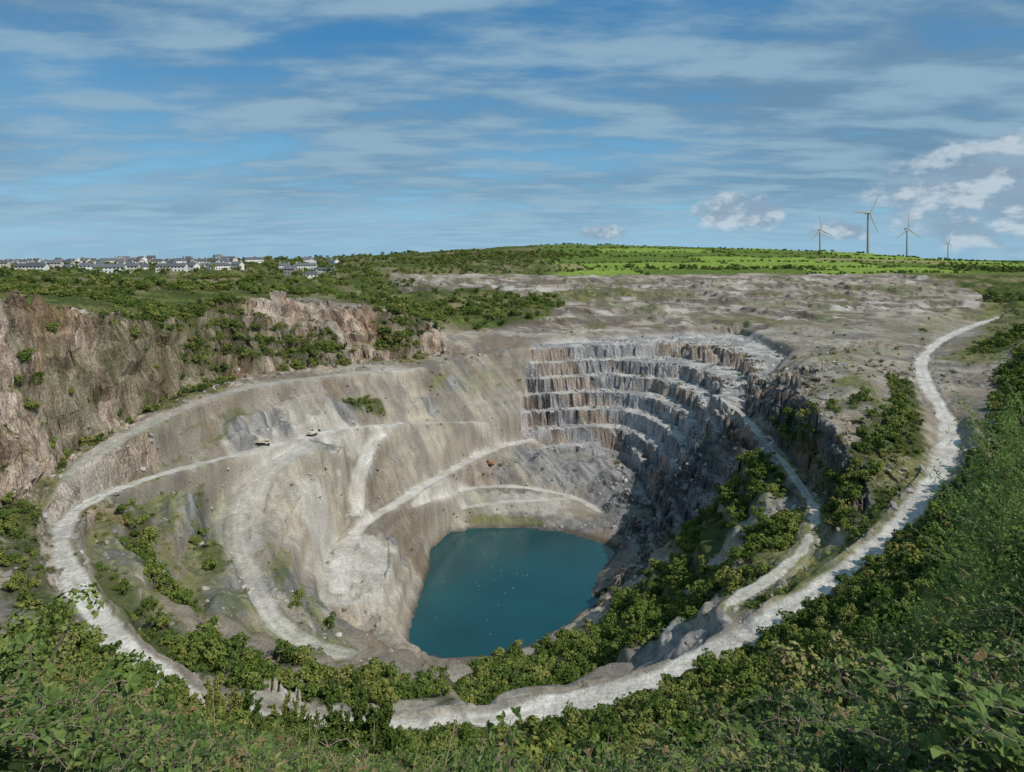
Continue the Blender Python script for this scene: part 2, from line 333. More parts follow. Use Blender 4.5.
fcolr=mixc(fcolr,C((.13,.135,.06)),ss(.55,.67,.5+.5*fbm(x/22,y/30,4,48))*.65)
col=mixc(col,fcolr,farq)
warm=mixc(C((.50,.40,.32))*one,C((.28,.21,.16)),ss(.35,.65,nz)); warm=mixc(warm,C((.38,.355,.33)),ss(.5,.65,n1)*.6)
warm=mixc(warm,C((.14,.10,.08)),ss(.52,.64,nc3)*.8); warm=mixc(warm,C((.60,.52,.44)),ss(.48,.36,nc3)*.5)
warm=mixc(warm,C((.34,.19,.11)),ss(.58,.7,nb_)*.4)
warm=mixc(warm,C((.10,.105,.045)),ss(.54,.66,n2)*ss(2.2,.6,slope)*.85)
grey=mixc(C((.24,.235,.235))*one,C((.095,.095,.10)),ss(.35,.62,nz))
grey=mixc(grey,C((.30,.215,.15)),ss(.58,.72,n1)*.7)
wr=1-ss(-40,60,x)
rc=mixc(grey,warm,wr)
outc=ss(92,106,x)*(y<330); rc=mixc(rc,mixc(mixc(C((.22,.205,.19))*one,C((.40,.32,.265)),ss(.4,.6,n2)),C((.11,.095,.08)),ss(.52,.64,nc3)*.8),outc*.95)
rc=mixc(rc,C((.10,.11,.04)),outc*ss(.52,.6,n3*.5+n2*.5)*ss(1.2,.5,slope)*.8)
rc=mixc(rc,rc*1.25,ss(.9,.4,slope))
rmask=np.clip(ROCK*ss(.4,.8,slope)+ROCK*.35,0,1)
col=mixc(col,rc,rmask)
bt=mixc(C((.43,.415,.39))*one,C((.26,.255,.25)),ss(.4,.62,n2))
br=mixc(C((.42,.425,.435))*one,C((.21,.215,.23)),ss(.38,.68,nz))
rust=ss(.52,.66,nb_)*.5+ss(70,150,x)*.5*(h>-80)
br=mixc(br,C((.42,.28,.17)),np.clip(rust,0,.7))
bkt=blocks(xs,ys,3.5,.4,11)
br=br*(.72+.56*bkt)[:,None]
stain=ss(.46,.56,nst)*np.exp(-((x-28)/28)**4)*ss(-72,-78,h)*ss(-106,-100,h)
br=mixc(br,C((.035,.035,.04)),stain*.92)
bc=mixc(bt,br,ss(.6,1.3,slope))
col=mixc(col,bc,bench*.97)
# grass
gcol=mixc(C((.065,.088,.026))*one,C((.18,.185,.06)),ss(.3,.7,n2))
gcol=mixc(gcol,C((.23,.195,.11)),ss(.55,.75,n3)*.5)
col=mixc(col,gcol,np.clip(VGa*ss(.28,.55,.5*n2+.5*n3+VGa*.12),0,1)*(1-ss(.9,1.6,slope)*.92))
col=mixc(col,C((.05,.068,.022)),np.clip(VD*1.1,0,1)*.9*(1-ss(1.8,3,slope)*.5))
col=mixc(col,C((.04,.055,.02)),(r<6)*1.)
# natural land: heath and fields
ca,sa=math.cos(.12),math.sin(.12); fx=x*ca+y*sa; fy=-x*sa+y*ca
row=np.floor(fy/85); fxr=fx/210+TB[(row.astype(int)*11)&255,3]
cxi=np.floor(fxr).astype(int); cyi=row.astype(int)
hsh=TB[(cxi*7)&255,(cyi*13)&255]
fcol=mixc(C((.11,.16,.04))*one,C((.20,.29,.06)),(hsh>.3)*1.); fcol=mixc(fcol,C((.24,.235,.10)),(hsh>.82)*1.)
heath=mixc(C((.065,.082,.03))*one,C((.18,.155,.095)),ss(.42,.62,n1)); heath=mixc(heath,C((.11,.14,.04)),ss(.5,.7,n2))
isf=ss(790,840,y)*ss(30,80,x); nat=mixc(heath,fcol,isf*.95)
col=mixc(col,nat,natural*(1-ROCK*.8))
# roads and pads
rcol=mixc(C((.44,.415,.375))*one,C((.56,.535,.49)),ss(.35,.65,n2))
col=mixc(col,rcol*.88,np.clip(pad*(1-HEAP),0,1)*.85)
col=mixc(col,rcol,np.clip(RC,0,1)); col=mixc(col,rcol*1.1,TRK*.6); col=mixc(col,C((.26,.235,.20)),BERM*.65)
gmid=np.exp(-(D1/.5)**2)*ss(.5,.7,n2)*(D1<3); col=mixc(col,C((.24,.23,.16)),gmid*.5)
col=mixc(col,col*.5,(1-ss(-129.6,-128.6,h))*(h<-120))
col*= (.80+.40*n3)[:,None]
col*= (.9+.2*blocks(xs,ys,1.3,.7,21))[:,None]
# ------------------------------------------------------------------ build terrain mesh
nr,nc=sh
idx=np.arange(nr*nc).reshape(nr,nc)
nx=np.concatenate([idx[:,1:],idx[:,:1]],axis=1)
q=np.stack([idx[:-1],nx[:-1],nx[1:],idx[1:]],axis=-1)[:, :, ::-1].reshape(-1,4)
cr=np.clip(np.maximum(ROCK,bench*.3)*ss(.5,1.3,slope),0,1); bigd=np.where((x<-30)|(outc>.5),1.,.3)*ROCK
xo=x+cr*(fbm(x/3+h/3,h/2.5,3,81)*1.2+bigd*3.5*fbm((x+y)/10,h/8,3,83)); yo=y+cr*(fbm(x/3,h/2.5+x/4,3,91)*1.4+bigd*3.0*fbm((x-y)/10,h/7,3,85))
co=np.stack([xo,yo,h],1).astype(np.float32)
def mesh_np(name,co,quads):
    me=bpy.data.meshes.new(name); me.vertices.add(len(co)); me.vertices.foreach_set('co',np.asarray(co,np.float32).ravel())
    nq,k=quads.shape
    me.loops.add(nq*k); me.loops.foreach_set('vertex_index',quads.astype(np.int32).ravel())
    me.polygons.add(nq); me.polygons.foreach_set('loop_start',np.arange(0,nq*k,k,dtype=np.int32))
    me.update(calc_edges=True); return me
SC=bpy.context.scene; COL=SC.collection
def link(o): COL.objects.link(o); return o
me=mesh_np('quarry_terrain',co,q)
a=me.attributes.new('albedo','FLOAT_COLOR','POINT'); a.data.foreach_set('color',np.concatenate([col,one],1).astype(np.float32).ravel())
rockv=np.clip(np.maximum(rmask,bench*ss(.5,1.1,slope)),0,1)
a=me.attributes.new('rock','FLOAT','POINT'); a.data.foreach_set('value',rockv.astype(np.float32))
flat=(np.maximum(rmask,bench)[q[:,0]]>.3)
me.polygons.foreach_set('use_smooth',~flat)
terr=link(bpy.data.objects.new('quarry_terrain',me))
# ------------------------------------------------------------------ materials
def newmat(n):
    m=bpy.data.materials.new(n); m.use_nodes=True; nt=m.node_tree; nt.nodes.clear(); return m,nt,nt.nodes,nt.links
def N(ns,t,**k):
    n=ns.new(t)
    for a,b in k.items(): setattr(n,a,b)
    return n
def plain(name,c,rough=.8,var=.15,scale=3.,metal=0.,rnd=0.):
    m,nt,ns,ls=newmat(name); o=N(ns,'ShaderNodeOutputMaterial'); b=N(ns,'ShaderNodeBsdfPrincipled')
    b.inputs['Roughness'].default_value=rough; b.inputs['Metallic'].default_value=metal
    tc=N(ns,'ShaderNodeTexCoord'); nz=N(ns,'ShaderNodeTexNoise'); nz.inputs['Scale'].default_value=scale; nz.inputs['Detail'].default_value=2
    ls.new(tc.outputs['Object'],nz.inputs['Vector'])
    r=N(ns,'ShaderNodeMapRange'); r.inputs[1].default_value=.3; r.inputs[2].default_value=.7; r.inputs[3].default_value=1-var; r.inputs[4].default_value=1+var
    ls.new(nz.outputs[0],r.inputs[0]); f=r.outputs[0]
    if rnd:
        oi=N(ns,'ShaderNodeObjectInfo'); r2=N(ns,'ShaderNodeMapRange'); r2.inputs[3].default_value=1-rnd; r2.inputs[4].default_value=1+rnd; ls.new(oi.outputs['Random'],r2.inputs[0])
        mm=N(ns,'ShaderNodeMath',operation='MULTIPLY'); ls.new(f,mm.inputs[0]); ls.new(r2.outputs[0],mm.inputs[1]); f=mm.outputs[0]
    v=N(ns,'ShaderNodeVectorMath',operation='SCALE'); v.inputs[0].default_value=c; ls.new(f,v.inputs['Scale'])
    ls.new(v.outputs[0],b.inputs['Base Color']); ls.new(b.outputs[0],o.inputs[0]); return m
def terrain_mat():
    m,nt,ns,ls=newmat('terrain_ground'); o=N(ns,'ShaderNodeOutputMaterial'); b=N(ns,'ShaderNodeBsdfDiffuse')
    at=N(ns,'ShaderNodeAttribute',attribute_name='albedo'); rk=N(ns,'ShaderNodeAttribute',attribute_name='rock')
    g=N(ns,'ShaderNodeNewGeometry')
    def noise(s,d,vec=None,rough=.6):
        n=N(ns,'ShaderNodeTexNoise'); n.inputs['Scale'].default_value=s; n.inputs['Detail'].default_value=d; n.inputs['Roughness'].default_value=rough
        ls.new(vec or g.outputs['Position'],n.inputs['Vector']); return n.outputs[0]
    def mr(i,a,b_,c,d):
        r=N(ns,'ShaderNodeMapRange'); r.inputs[1].default_value=a; r.inputs[2].default_value=b_; r.inputs[3].default_value=c; r.inputs[4].default_value=d
        ls.new(i,r.inputs[0]); return r.outputs[0]
    def mth(op,a,b_=None):
        n=N(ns,'ShaderNodeMath',operation=op)
        for i,v in enumerate((a,b_)):
            if v is None: continue
            if isinstance(v,(int,float)): n.inputs[i].default_value=v
            else: ls.new(v,n.inputs[i])
        return n.outputs[0]
    fine=noise(1.6,4,rough=.8)
    mp=N(ns,'ShaderNodeMapping'); mp.inputs['Rotation'].default_value=(.12,.22,.5); mp.inputs['Scale'].default_value=(.9,.9,.28); ls.new(g.outputs['Position'],mp.inputs['Vector'])
    jn=noise(1.,4,mp.outputs[0],.65)
    joint=mr(mth('ABSOLUTE',mth('SUBTRACT',jn,.5)),0.,.05,.5,1.08)
    one_=mth('ADD',mth('MULTIPLY',joint,rk.outputs['Fac']),mth('SUBTRACT',1.,rk.outputs['Fac']))
    f=mth('MULTIPLY',mr(fine,.32,.68,.70,1.30),one_)
    v=N(ns,'ShaderNodeVectorMath',operation='SCALE'); ls.new(at.outputs['Color'],v.inputs[0]); ls.new(f,v.inputs['Scale'])
    ls.new(v.outputs[0],b.inputs['Color'])
    bp=N(ns,'ShaderNodeBump'); bp.inputs['Distance'].default_value=1.0; ls.new(mr(rk.outputs['Fac'],0,1,.48,.85),bp.inputs['Strength']); ls.new(noise(.8,4,rough=.7),bp.inputs['Height'])
    ls.new(bp.outputs[0],b.inputs['Normal']); ls.new(b.outputs[0],o.inputs[0]); return m
terr.data.materials.append(terrain_mat())
def leafmat(name,stops,trans=.0):
    m,nt,ns,ls=newmat(name); o=N(ns,'ShaderNodeOutputMaterial')
    oi=N(ns,'ShaderNodeObjectInfo'); lv=N(ns,'ShaderNodeAttribute',attribute_name='lv')
    a=N(ns,'ShaderNodeMath',operation='MULTIPLY_ADD'); a.inputs[1].default_value=.6; ls.new(oi.outputs['Random'],a.inputs[0])
    b=N(ns,'ShaderNodeMath',operation='MULTIPLY'); b.inputs[1].default_value=.4; ls.new(lv.outputs['Fac'],b.inputs[0]); ls.new(b.outputs[0],a.inputs[2])
    cr=N(ns,'ShaderNodeValToRGB'); e=cr.color_ramp.elements
    while len(e)<len(stops): e.new(.5)
    for k,(p,c) in enumerate(stops): e[k].position=p; e[k].color=(*c,1)
    ls.new(a.outputs[0],cr.inputs[0])
    if trans:
        d=N(ns,'ShaderNodeBsdfPrincipled'); d.inputs['Roughness'].default_value=.55; d.inputs['Specular IOR Level'].default_value=.3; ls.new(cr.outputs[0],d.inputs['Base Color'])
        t=N(ns,'ShaderNodeBsdfTranslucent'); ls.new(cr.outputs[0],t.inputs[0]); mx=N(ns,'ShaderNodeMixShader'); mx.inputs[0].default_value=trans
        ls.new(d.outputs[0],mx.inputs[1]); ls.new(t.outputs[0],mx.inputs[2]); ls.new(mx.outputs[0],o.inputs[0])
    else:
        d=N(ns,'ShaderNodeBsdfDiffuse'); ls.new(cr.outputs[0],d.inputs[0]); ls.new(d.outputs[0],o.inputs[0])
    return m
M_shrub=leafmat('shrub_leaves',[(0,(.035,.062,.018)),(.28,(.072,.115,.027)),(.52,(.12,.17,.038)),(.76,(.20,.22,.06)),(1,(.29,.245,.10))])
M_gorse=leafmat('gorse_leaves',[(0,(.08,.10,.03)),(.5,(.15,.165,.05)),(.8,(.23,.21,.07)),(1,(.28,.23,.12))])
M_bramble=leafmat('bramble_leaves',[(0,(.04,.075,.02)),(.35,(.09,.145,.036)),(.62,(.16,.24,.06)),(.8,(.27,.28,.09)),(.9,(.30,.19,.10)),(1,(.25,.12,.07))],.3)
M_bank=leafmat('bank_leaves',[(0,(.04,.07,.022)),(.3,(.095,.14,.035)),(.58,(.17,.215,.06)),(.76,(.27,.24,.11)),(.88,(.24,.17,.10)),(1,(.17,.11,.07))])
M_fern=leafmat('fern_leaves',[(0,(.09,.16,.035)),(.55,(.17,.25,.055)),(.8,(.34,.23,.10)),(1,(.26,.14,.07))],.3)
M_grass=leafmat('grass_blades',[(0,(.11,.15,.05)),(.5,(.24,.24,.10)),(1,(.42,.35,.2))],.2)
M_willow=leafmat('willow_leaves',[(0,(.12,.20,.045)),(.5,(.20,.31,.07)),(1,(.32,.42,.13))],.4)
M_twig=plain('twig_bark',(.22,.17,.13),.9,.3)
M_white=plain('white_paint',(.7,.7,.68),.5,.03)
M_boulder=plain('boulder_slate',(.30,.28,.26),.9,.25,1.5,0,.4)
# ------------------------------------------------------------------ mesh builder
class MB:
    def __init__(s): s.v=[];s.f=[];s.m=[];s.lv=[]
    def add(s,vs,fs,m=0,lv=None):
        b=len(s.v); s.v+= [tuple(p) for p in vs]; s.f+=[tuple(b+i for i in f) for f in fs]; s.m+=[m]*len(fs); s.lv+=[random.random() if lv is None else lv]*len(vs)
    def tube(s,a,b,r0,r1,m=1,n=3):
        a=Vector(a);b=Vector(b);d=(b-a).normalized(); u=d.orthogonal().normalized(); w=d.cross(u); vs=[]
        for c,rr_ in ((a,r0),(b,r1)):
            for i in range(n):
                t=2*math.pi*i/n; vs.append(c+(u*math.cos(t)+w*math.sin(t))*rr_)
        s.add(vs,[(i,(i+1)%n,n+(i+1)%n,n+i) for i in range(n)],m)
    def box(s,c,d,m=0,rot=None,taper=1.):
        vs=[]
        for z in (-1,1):
            k=taper if z>0 else 1
            for xx,yy in ((-1,-1),(1,-1),(1,1),(-1,1)):
                p=Vector((xx*d[0]/2*k,yy*d[1]/2*k,z*d[2]/2))
                if rot is not None: p=rot@p
                vs.append(Vector(c)+p)
        s.add(vs,[(0,3,2,1),(4,5,6,7),(0,1,5,4),(1,2,6,5),(2,3,7,6),(3,0,4,7)],m)
    def leaf(s,p,d,n,l,w_,m=0,lv=None):
        d=Vector(d).normalized(); n=Vector(n); n=(n-d*n.dot(d)); n=n.normalized() if n.length>1e-4 else d.orthogonal().normalized(); sd=d.cross(n); p=Vector(p)
        up=n*w_*.25
        s.add([p,p+d*l*.3+sd*w_*.5+up,p+d*l*.7+sd*w_*.4+up,p+d*l-n*l*.12,p+d*l*.7-sd*w_*.4+up,p+d*l*.3-sd*w_*.5+up],[(0,1,2,3),(0,3,4,5)],m,lv)
    def quad(s,p,d,n,l,w_,m=0,lv=None):
        d=Vector(d).normalized(); n=Vector(n); sd=d.cross(n); sd=sd.normalized() if sd.length>1e-4 else d.orthogonal().normalized(); p=Vector(p)
        s.add([p-d*l*.5,p+sd*w_*.5,p+d*l*.5,p-sd*w_*.5],[(0,1,2,3)],m,lv)
    def mesh(s,name,mats):
        me=bpy.data.meshes.new(name); me.from_pydata(s.v,[],s.f); 
        for m in mats: me.materials.append(m)
        me.polygons.foreach_set('material_index',s.m)
        a=me.attributes.new('lv','FLOAT','POINT'); a.data.foreach_set('value',s.lv); me.update(); return me
def rv(): 
    v=Vector((random.gauss(0,1),random.gauss(0,1),random.gauss(0,1))); return v.normalized()
def shrub_mesh(name,mat,n=380,ls=.24,flat=1.,twigs=True):
    b=MB(); lobes=[(Vector((0,0,.5)),.62)]
    for i in range(8):
        a=random.random()*6.28; rr_=random.uniform(.35,.75); lobes.append((Vector((rr_*math.cos(a),rr_*math.sin(a),random.uniform(.2,1.05)*flat)),random.uniform(.2,.42)))
    for i in range(n):
        c,R=random.choice(lobes); d=rv()
        if d.z<-.35: d.z=-d.z
        p=c+d*R*random.uniform(.7,1.12)
        if p.z<0: p.z=abs(p.z)*.5
        nn=(d+rv()*.6).normalized(); t=nn.orthogonal().normalized(); t=(t*math.cos(i)+nn.cross(t)*math.sin(i))
        b.quad(p,t,nn,ls*random.uniform(.6,1.3),ls*random.uniform(.5,1.),0)
    if twigs:
        for c,R in lobes: b.tube((0,0,-.2),c,.04,.015,1)
    return b.mesh(name,[mat,M_twig])
def boulder_mesh(name):
    import bmesh
    bm=bmesh.new(); bmesh.ops.create_icosphere(bm,subdivisions=2,radius=1)
    pl=[(rv(),random.uniform(.45,.8)) for _ in range(9)]
    for v in bm.verts:
        for n_,d_ in pl:
            t=v.co.dot(n_)
            if t>d_: v.co-=n_*(t-d_)
        v.co.z*=.7
    me=bpy.data.meshes.new(name); bm.to_mesh(me); bm.free(); me.materials.append(M_boulder); return me
def bramble_mesh(name,ls=1.,hh0=1.):
    b=MB()
    for k in range(13):
        a=random.random()*6.28; l=random.uniform(.3,.8); hh=random.uniform(.15,.42)*hh0; pr=Vector((0,0,-.1))
        for i in range(1,9):
            t=i/8; p=Vector((math.cos(a)*l*t,math.sin(a)*l*t,hh*math.sin(t*2.6)))+rv()*.02
            b.tube(pr,p,.004,.003,1)
            for _ in range(2):
                a2=a+random.choice((-1,1))*random.uniform(.3,1.8); d=Vector((math.cos(a2),math.sin(a2),random.uniform(-.3,.6))).normalized()
                q_=p+d*.05; b.tube(p,q_,.002,.002,1); lv=random.random(); s=random.uniform(.028,.055)*ls
                nn=(Vector((0,-.2,1))+rv()*.6)
                sd=d.cross(nn).normalized()
                b.leaf(q_,d,nn,s*1.15,s*.8,0,lv); b.leaf(q_,sd+d*.25,nn,s,s*.65,0,lv); b.leaf(q_,-sd+d*.25,nn,s,s*.65,0,lv)
            pr=p
    return b.mesh(name,[M_bramble,M_twig])
def fern_mesh(name):
    b=MB()
    for k in range(7):
        a=k*.9+random.random()*.5; l=random.uniform(.4,.65); pr=Vector((0,0,-.05)); hh=random.uniform(.2,.4)
        for i in range(1,19):
            t=i/18; p=Vector((math.cos(a)*l*t,math.sin(a)*l*t,hh*math.sin(t*2.3)))
            b.tube(pr,p,.004,.003,1); d=(p-pr).normalized(); sd=d.cross(Vector((0,0,1))).normalized(); w_=.13*math.sin(min(1,t*1.15+.1)*math.pi)**.7 if t<.87 else .04
            if i>2:
                for s_ in (-1,1): b.leaf(p,sd*s_+d*.35,Vector((0,0,1)),w_+.01,.024,0)
            pr=p
    return b.mesh(name,[M_fern,M_fern])
def grass_mesh(name):
    b=MB()
    for k in range(60):
        a=random.random()*6.28; l=random.uniform(.2,.5); p=Vector((random.gauss(0,.12),random.gauss(0,.12),-.03)); d=Vector((math.cos(a)*.35,math.sin(a)*.35,1)).normalized(); sd=d.cross(Vector((math.sin(a),math.cos(a),0))).normalized()*.004
        m_=p+d*l*.6; tip=p+d*l+Vector((math.cos(a),math.sin(a),-.3))*l*.25
        b.add([p-sd,p+sd,m_+sd*.8,m_-sd*.8,tip],[(0,1,2,3),(3,2,4)],0)
    return b.mesh(name,[M_grass])
def twiggy_mesh(name,hgt=5.,nst=14,mat=None,ll=.10,lw=.03,spread=.35,nleaf=9,lean=(0,0)):
    b=MB()
    def grow(p,d,l,r_,lev):
        n=5
        for i in range(n):
            d=(d+rv()*.10+Vector((0,0,.03))).normalized(); q_=p+d*l/n; b.tube(p,q_,r_*(1-i/n*.5),r_*(1-(i+1)/n*.5),1); p2=p; p=q_
            if lev<2 and i>0:
                for _ in range(2):
                    nd=(d+rv()*.75).normalized(); grow(p,nd,l*random.uniform(.3,.5),r_*.5,lev+1)
            if lev>=1:
                for _ in range(nleaf//(1 if lev==2 else 2)):
                    t=random.random(); c=p2.lerp(p,t); dd=(d*.5+rv()).normalized(); b.quad(c+dd*ll*.5,dd,rv()+Vector((0,0,.8)),ll*random.uniform(.7,1.2),lw*random.uniform(.8,1.4),0)
    for k in range(nst):
        a=random.random()*6.28; d=Vector((math.cos(a)*spread*random.random()+lean[0],math.sin(a)*spread*random.random()+lean[1],1)).normalized()
        grow(Vector((math.cos(a)*.3,math.sin(a)*.3,-.3)),d,hgt*random.uniform(.65,1.),.022,0)
    return b.mesh(name,[mat or M_willow,M_twig])
def src_coll(name,meshes):
    c=bpy.data.collections.new(name)
    for i,m in enumerate(meshes):
        o=bpy.data.objects.new('%s_%02d'%(name,i),m); c.objects.link(o)
    return c
def scatter(name,pts,scl,coll,nvar,tilt=.15):
    pts=np.asarray(pts,np.float32); n=len(pts)
    if n==0: return
    me=bpy.data.meshes.new(name); me.vertices.add(n); me.vertices.foreach_set('co',pts.ravel())
    rot=np.stack([rng.normal(0,tilt,n),rng.normal(0,tilt,n),rng.random(n)*6.283],1).astype(np.float32)
    a=me.attributes.new('rot','FLOAT_VECTOR','POINT'); a.data.foreach_set('vector',rot.ravel())
    sv=np.stack([scl*rng.uniform(.85,1.15,n),scl*rng.uniform(.85,1.15,n),scl*rng.uniform(.7,1.15,n)],1).astype(np.float32)
    a=me.attributes.new('scl','FLOAT_VECTOR','POINT'); a.data.foreach_set('vector',sv.ravel())
    a=me.attributes.new('vi','INT','POINT'); a.data.foreach_set('value',rng.integers(0,nvar,n).astype(np.int32))
    o=link(bpy.data.objects.new(name,me))
    ng=bpy.data.node_groups.new(name,'GeometryNodeTree'); ng.interface.new_socket('Geometry',in_out='INPUT',socket_type='NodeSocketGeometry'); ng.interface.new_socket('Geometry',in_out='OUTPUT',socket_type='NodeSocketGeometry')
    ns=ng.nodes; gi=ns.new('NodeGroupInput'); go=ns.new('NodeGroupOutput'); ci=ns.new('GeometryNodeCollectionInfo'); ci.inputs[0].default_value=coll; ci.inputs[1].default_value=True; ci.inputs[2].default_value=True
    ip=ns.new('GeometryNodeInstanceOnPoints'); ip.inputs['Pick Instance'].default_value=True
    def na(nm,t): q_=ns.new('GeometryNodeInputNamedAttribute'); q_.data_type=t; q_.inputs[0].default_value=nm; return q_.outputs[0]
    ls=ng.links; ls.new(gi.outputs[0],ip.inputs['Points']); ls.new(ci.outputs[0],ip.inputs['Instance']); ls.new(na('vi','INT'),ip.inputs['Instance Index']); ls.new(na('rot','FLOAT_VECTOR'),ip.inputs['Rotation']); ls.new(na('scl','FLOAT_VECTOR'),ip.inputs['Scale']); ls.new(ip.outputs[0],go.inputs[0])
    md=o.modifiers.new('scatter','NODES'); md.node_group=ng; return o
AREA=(RR*np.abs(np.gradient(RR,axis=0))*np.abs(np.gradient(TT,axis=1)))
AREA[:,nF-1:]=0; AREA=AREA.ravel()
def pick(dens):
    wgt=dens*AREA; tot=wgt.sum(); n=int(tot)
    if n<1: return np.zeros(0,int)
    return np.searchsorted(np.cumsum(wgt),rng.random(n)*tot).clip(0,len(x)-1)
def pts_of(k):
    jx=rng.normal(0,.3,len(k))*np.minimum(1,r[k]*.02); return np.stack([xo[k]+jx,yo[k]+jx[::-1],h[k]-.1],1)
CSH=src_coll('shrub_source',[shrub_mesh('shrub%d'%i,M_shrub,440,.22) for i in range(6)])
CGO=src_coll('gorse_source',[shrub_mesh('gorse%d'%i,M_gorse,200,.22,.7) for i in range(3)])
CMS=src_coll('bank_shrub_source',[shrub_mesh('bank_shrub%d'%i,M_bank,1300,.085) for i in range(3)])
CBR=src_coll('bramble_source',[bramble_mesh('bramble%d'%i,(1.,1.,1.2,1.6)[i]) for i in range(4)])
CFE=src_coll('fern_source',[fern_mesh('fern%d'%i) for i in range(2)])
CGR=src_coll('grass_source',[grass_mesh('grass%d'%i) for i in range(3)])
CBO=src_coll('boulder_source',[boulder_mesh('boulder%d'%i) for i in range(4)])
inview=(np.abs(x)<y*1.0+40)
patch=ss(.32,.48,.5+.5*fbm(x/12,y/12,3,99))
VDm=VD*(r>26)*inview*(slope<5)*(.35+.65*patch)
k=pick(VDm*np.where(r<200,.34,np.where(r<420,.19,.035)))
sc=np.where(r[k]<100,rng.uniform(.5,1.5,len(k)),rng.uniform(.6,2.8,len(k)))*np.where(r[k]>420,1.6,1); sc*=np.where(RD[k]>.02,.5,1)*np.clip(D1[k]/14,np.where((x[k]<-12)&(FG[k]>.3),.8,.35),1)
scatter('shrub_thicket',pts_of(k),sc,CSH,6)
crags=ROCK*(slope<2.2)*(n2>.5)*.035*(1-bench)
k=pick((np.clip(VGa*.6+natural*.15*(r<900)+.06*farq*(r<800),0,1)*np.where(r<260,.12,.03)*ss(.45,.6,n2)+crags+.0035*(r<430)*(1-natural)+FG*.05*(r>34))*(RC<.05)*(pad<.3)*(r>26)*inview*(slope<2.2)*(h>-129))
scatter('gorse_scrub',pts_of(k),rng.uniform(.3,1.0,len(k))*np.where(r[k]>350,1.8,1)*np.where(ROCK[k]>.5,1.3,1),CGO,3)
k=pick(((rubm*.06+gm*.14+bench*.03*(slope<.6)+ROCK*.04*(slope<1.3)+.008)*(RD<.5)+BERM*.35*(RC<.4))*(r>70)*(r<470)*(h>-129.3)*(1-VD)*(1-natural)*inview)
scatter('boulder_field',pts_of(k),.22+1.0*rng.random(len(k))**4*np.where(bench[k]+ROCK[k]>.5,1.6,1),CBO,4,.6)
ex=np.abs(fxr%1-.5)>.485; ey=np.abs((fy/85)%1-.5)>.46
hd=(isf>.5)*(ex|ey)*(y<1500)*(r>500)
k=pick(hd*.035*inview); scatter('hedgerow',pts_of(k),rng.uniform(1.4,2.8,len(k)),CSH,6)
k=pick((natural>.5)*(y>450)*(y<1150)*(x<80)*inview*(.0055*ss(.48,.6,n1)+.002)); scatter('distant_trees',pts_of(k),rng.uniform(2.,4.2,len(k)),CSH,6)
nb=(np.abs(x)<y*1.1+3)
k=pick(nb*(r>3.2)*(r<15)*np.where(r<4.2,8.,5.)*ss(.3,.55,.5+.5*fbm(x/1.5,y/1.5,2,8)+.1+.2*(r<5))); scatter('bramble_thicket',pts_of(k),rng.uniform(.6,1.05,len(k))*np.where(r[k]<4,.6,1)*np.where(x[k]>2,1.15,1),CBR,4,.25)
k=pick(nb*(r>4.)*(r<18)*1.6*ss(.45,.6,.5+.5*fbm(x/2.5,y/2.5,2,28))); scatter('fern_patch',pts_of(k),rng.uniform(.6,1.15,len(k)),CFE,2,.15)
k=pick(nb*(r>3.4)*(r<24)*2.8); scatter('grass_tufts',pts_of(k),rng.uniform(.7,1.15,len(k))*np.where(r[k]<4,.6,1),CGR,3,.1)
k=pick((r>9)*(r<34)*nb*FG*1.6); scatter('bank_shrubs',pts_of(k),rng.uniform(.25,.8,len(k))*(1+.5*ss(2,10,x[k])+.3*ss(-2,-8,x[k])),CMS,3,.15)
def hz(px,py):
    return float(h[np.argmin((x-px)**2+(y-py)**2)])
def place(name,mesh,u,yy,scale=1.,rz=0,dz=0):
    px=(u-512)/F*yy; o=link(bpy.data.objects.new(name,mesh)); o.location=(px,yy,hz(px,yy)+dz); o.scale=(scale,)*3; o.rotation_euler=(0,0,rz); return o
wm=twiggy_mesh('willow_a',4.6,12,nleaf=5); wm2=twiggy_mesh('willow_b',3.2,10,nleaf=6)
for u,yy,s,rz,m_ in ((925,17,.62,0,wm),(968,19,.95,2,wm2),(1010,16,1.0,4,wm),(1055,19,1.3,1,wm),(880,20,.6,3,wm2),(990,24,1.1,5,wm2),(1040,30,1.2,5,wm)):
    place('willow_shrub',m_,u,yy,s,rz)
hm=twiggy_mesh('hawthorn_a',2.4,8,M_bank,.08,.05,.6); hm2=twiggy_mesh('hawthorn_b',2.6,9,M_shrub,.11,.08,.7)
for u,yy,s,rz,m_ in ((15,12,.7,0,hm),(368,30,1.0,1,hm2),(348,36,.8,3,hm2),(60,18,.7,4,hm),(130,22,.7,2,hm),(190,24,.6,2,hm),(250,26,.6,1,hm),(620,20,.4,2,hm),(740,16,.5,1,hm),
   (215,45,1.3,1,hm2),(245,52,1.2,2,hm2),(272,48,1.1,3,hm2),(305,55,1.3,4,hm2),(330,50,1.0,5,hm2),(235,60,1.4,6,hm2),(285,62,1.4,0,hm2),(190,40,1.,2,hm2)): place('hawthorn_shrub',m_,u,yy,s,rz)
b=MB()
for i in range(90):
    u=random.uniform(0,1000); yy=random.uniform(4,9); px=(u-512)/F*yy; z0=hz(px,yy); p=Vector((px,yy,z0)); d=Vector((random.uniform(-.5,.5),random.uniform(-.2,.2),1)).normalized(); l=random.uniform(.4,.95)
    m_=p+d*l*.6; t=m_+(d+rv()*.3).normalized()*l*.4; b.tube(p,m_,.005,.004,0,4); b.tube(m_,t,.004,.002,0,4)
    for _ in range(6):
        q_=m_.lerp(t,random.random()); b.tube(q_,q_+(d+rv()*.6).normalized()*.12,.002,.001,0)
link(bpy.data.objects.new('dry_stalks',b.mesh('dry_stalks',[plain('dry_stalk',(.40,.31,.19),.9)])))
